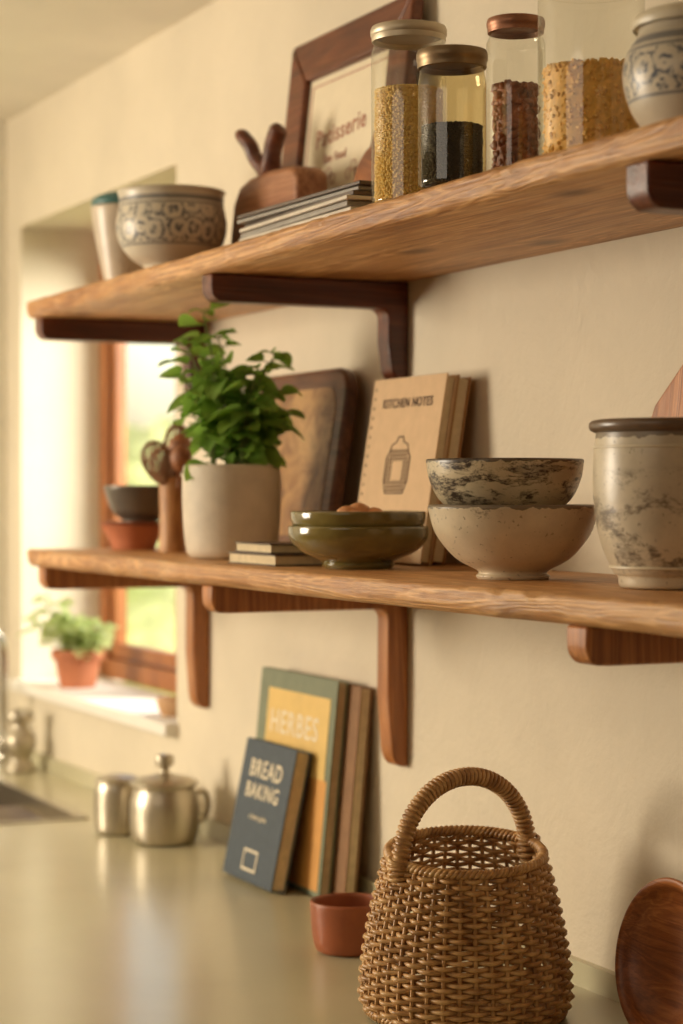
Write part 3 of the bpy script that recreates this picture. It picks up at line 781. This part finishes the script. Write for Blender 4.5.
# ------------------------------------------------------------------ wicker basket
def wick():
    t = NT('wicker'); v = t.mapping()
    a = t.noise(v, 45, 4, 0.6); b2 = t.noise(v, 9, 3)
    c1 = t.ramp(a, [(0.3, C(144, 102, 58)), (0.5, C(194, 150, 96)), (0.72, C(226, 188, 132))])
    c2 = t.ramp(b2, [(0.3, (0.74, 0.68, 0.58, 1)), (0.7, W_)])
    t.col(t.mix(0.65, c1, c2, 'MULTIPLY')); t.set(Roughness=0.4); t.bump(t.noise(v, 200, 3), 0.2, 0.001)
    return t.m
M_wick = wick()
bk = empty('wicker_basket', (-2.365, -0.222, ZT))
HB = 0.206; RB, RT = 0.133, 0.099
def rad(z):
    t = z/HB; return RB+(RT-RB)*t+0.009*math.sin(pi*t)*(1-t*0.3)-0.010*max(0, 0.12-t)/0.12
def tilt(p):
    x, y, z = p; q = max(0, z)/HB
    return (x, y, z-0.0115*q*q*(0.906*x-0.423*y)/RT)
NS = 40; rows = 28; wr = 0.0030
b = MB()
for i in range(rows):
    z = 0.012+(HB-0.020)*i/(rows-1); pts = []
    M_ = NS*4
    for k in range(M_):
        a = 2*pi*k/M_
        ph = NS/2*a+(pi if i % 2 else 0)
        r = rad(z)+0.0046*math.sin(ph)
        pts.append(tilt((r*math.cos(a), r*math.sin(a), z+0.0008*math.sin(a*3+i*1.7))))
    b.tube(pts, wr*random.uniform(0.92, 1.1), 7, closed=True, up=(0, 0, 1))
b.obj('weavers', M_wick, parent=bk, fixn=False, sharp=80)
b = MB()
for k in range(NS):
    a = 2*pi*(k+0.5)/NS
    b.tube([tilt(((rad(HB*t/8))*math.cos(a), (rad(HB*t/8))*math.sin(a), max(0.004, HB*t/8))) for t in range(9)], 0.0027, 6)
b.obj('stakes', M_wick, parent=bk, fixn=False)
b = MB()
for z0, R_, tw in ((HB+0.001, RT, 30), (0.0085, rad(0.0)+0.001, 34)):
    for ph in (0, 2*pi/3, 4*pi/3):
        pts = []
        for k in range(300):
            a = 2*pi*k/300; q = tw*a+ph
            pts.append(tilt(((R_+0.004*math.cos(q))*math.cos(a), (R_+0.004*math.cos(q))*math.sin(a), z0+0.004*math.sin(q))))
        b.tube(pts, 0.0033, 6, closed=True, up=(0, 0, 1))
b.obj('rim_braid', M_wick, parent=bk, fixn=False, sharp=80)
b = MB()
for j in range(14):
    r = 0.008+j*0.0085; M_ = 60
    b.tube([((r)*math.cos(2*pi*k/M_), r*math.sin(2*pi*k/M_), 0.008+0.0015*math.sin(12*2*pi*k/M_+j*pi)) for k in range(M_)], 0.004, 5, closed=True, up=(0, 0, 1))
b.obj('woven_base', M_wick, parent=bk, fixn=False, sharp=80)
ha = math.radians(98); dirv = Vector((math.cos(ha), math.sin(ha), 0))
core = []
NH = 90
for k in range(NH+1):
    t = pi*k/NH
    core.append(dirv*(-(RT+0.004)*math.cos(t))+Vector((0, 0, HB-0.03+0.128*math.sin(t)**0.8)))
b = MB(); b.tube(core, 0.0095, 12)
cl = len(core); hel = []; sub = 10; turns = 52
side = Vector((-dirv.y, dirv.x, 0))
for k in range((cl-1)*sub):
    i = k//sub; fr = (k % sub)/sub; p = core[i].lerp(core[i+1], fr)
    t = (core[min(i+1, cl-1)]-core[max(i-1, 0)]).normalized(); n = side.cross(t).normalized()
    q = turns*2*pi*k/((cl-1)*sub)
    hel.append(p+(side*math.cos(q)+n*math.sin(q))*0.0095)
b.tube(hel, 0.0029, 6)
for s_ in (-1, 1):
    c0 = dirv*s_*(RT+0.003)
    for j in range(5):
        cz = HB-0.014+j*0.005
        b.tube([tilt(c0+Vector((0.0135*math.cos(2*pi*k/16), 0.0135*math.sin(2*pi*k/16), cz+0.003*math.sin(2*pi*k/16+j)))) for k in range(16)], 0.0028, 6, closed=True, up=(0, 0, 1))
b.obj('handle', M_wick, parent=bk, fixn=False, sharp=80)

# ------------------------------------------------------------------ sill objects
ZS = 1.1006
tp = vessel('terracotta_potted_plant', [(0.040, 0), (0.043, 0.003), (0.054, 0.065), (0.055, 0.067), (0.062, 0.068), (0.063, 0.088)], 0.006, M_terra, (-4.85, 0.06, ZS))
b = MB(); b.lathe([(0.0001, 0.076), (0.0555, 0.074)], 32); b.obj('soil', M_soil, parent=tp)
rs = random.Random(9)
herb(tp, 0.075, 0.065, 0.12, [(rs.uniform(0, 6.28), rs.uniform(0.3, 0.95), rs.uniform(0.35, 1.0)) for _ in range(6)]+[(math.radians(230), 1.7, 0.65), (math.radians(270), 1.4, 1.15), (math.radians(20), 1.4, 0.6)], 0.050, M_leaf2, 11)
vessel('clay_dish', [(0.03, 0), (0.034, 0.003), (0.042, 0.02), (0.044, 0.035)], 0.005, M_stone, (-4.14, 0.05, ZS))

# ------------------------------------------------------------------ lights
def area(name, loc, target, sx, sy, power, col):
    l = bpy.data.lights.new(name, 'AREA'); l.shape = 'RECTANGLE'; l.size = sx; l.size_y = sy; l.energy = power; l.color = col
    o = bpy.data.objects.new(name, l); o.location = loc
    o.rotation_euler = (Vector(target)-Vector(loc)).to_track_quat('-Z', 'Y').to_euler()
    return link(o)
area('room_window_light', (-4.5, -2.95, 1.75), (-2.4, 0, 1.3), 1.0, 1.1, 92, (1.0, 0.875, 0.69))
area('added_fill_light', (-1.2, -2.4, 2.45), (-2.2, -0.6, 0.9), 1.6, 1.2, 10, (1.0, 0.86, 0.68))  # unseen fill lamp, added under the ceiling to raise the ambient light
area('garden_daylight', (-3.7, 1.3, 2.3), (-4.9, 0.1, 1.3), 1.2, 1.2, 140, (1.0, 0.94, 0.82))

wd = bpy.data.worlds.new('World'); scene.world = wd; wd.use_nodes = True
nt = wd.node_tree; nt.nodes.clear()
bg = nt.nodes.new('ShaderNodeBackground'); sky = nt.nodes.new('ShaderNodeTexSky'); o = nt.nodes.new('ShaderNodeOutputWorld')
sky.sky_type = 'NISHITA'; sky.sun_disc = False; sky.sun_elevation = math.radians(38); sky.sun_rotation = math.radians(200)
sky.air_density = 1.0; sky.dust_density = 3.0
mxn = nt.nodes.new('ShaderNodeMix'); mxn.data_type = 'RGBA'; mxn.blend_type = 'MULTIPLY'; mxn.inputs[0].default_value = 1
mxn.inputs[7].default_value = (1, 0.90, 0.76, 1)
nt.links.new(sky.outputs[0], mxn.inputs[6])
bg.inputs[1].default_value = 0.6
nt.links.new(mxn.outputs[2], bg.inputs[0]); nt.links.new(bg.outputs[0], o.inputs[0])

# ------------------------------------------------------------------ camera
cam = bpy.data.cameras.new('camera'); co = bpy.data.objects.new('camera', cam); link(co)
co.location = (0, -1.5, 1.5675); co.rotation_euler = (math.radians(89.48), 0, math.radians(65))
cam.sensor_width = 36; cam.lens = 73.8; cam.clip_start = 0.05
cam.dof.use_dof = True; cam.dof.focus_distance = 2.6; cam.dof.aperture_fstop = 3.4
scene.camera = co
scene.view_settings.view_transform = 'Standard'
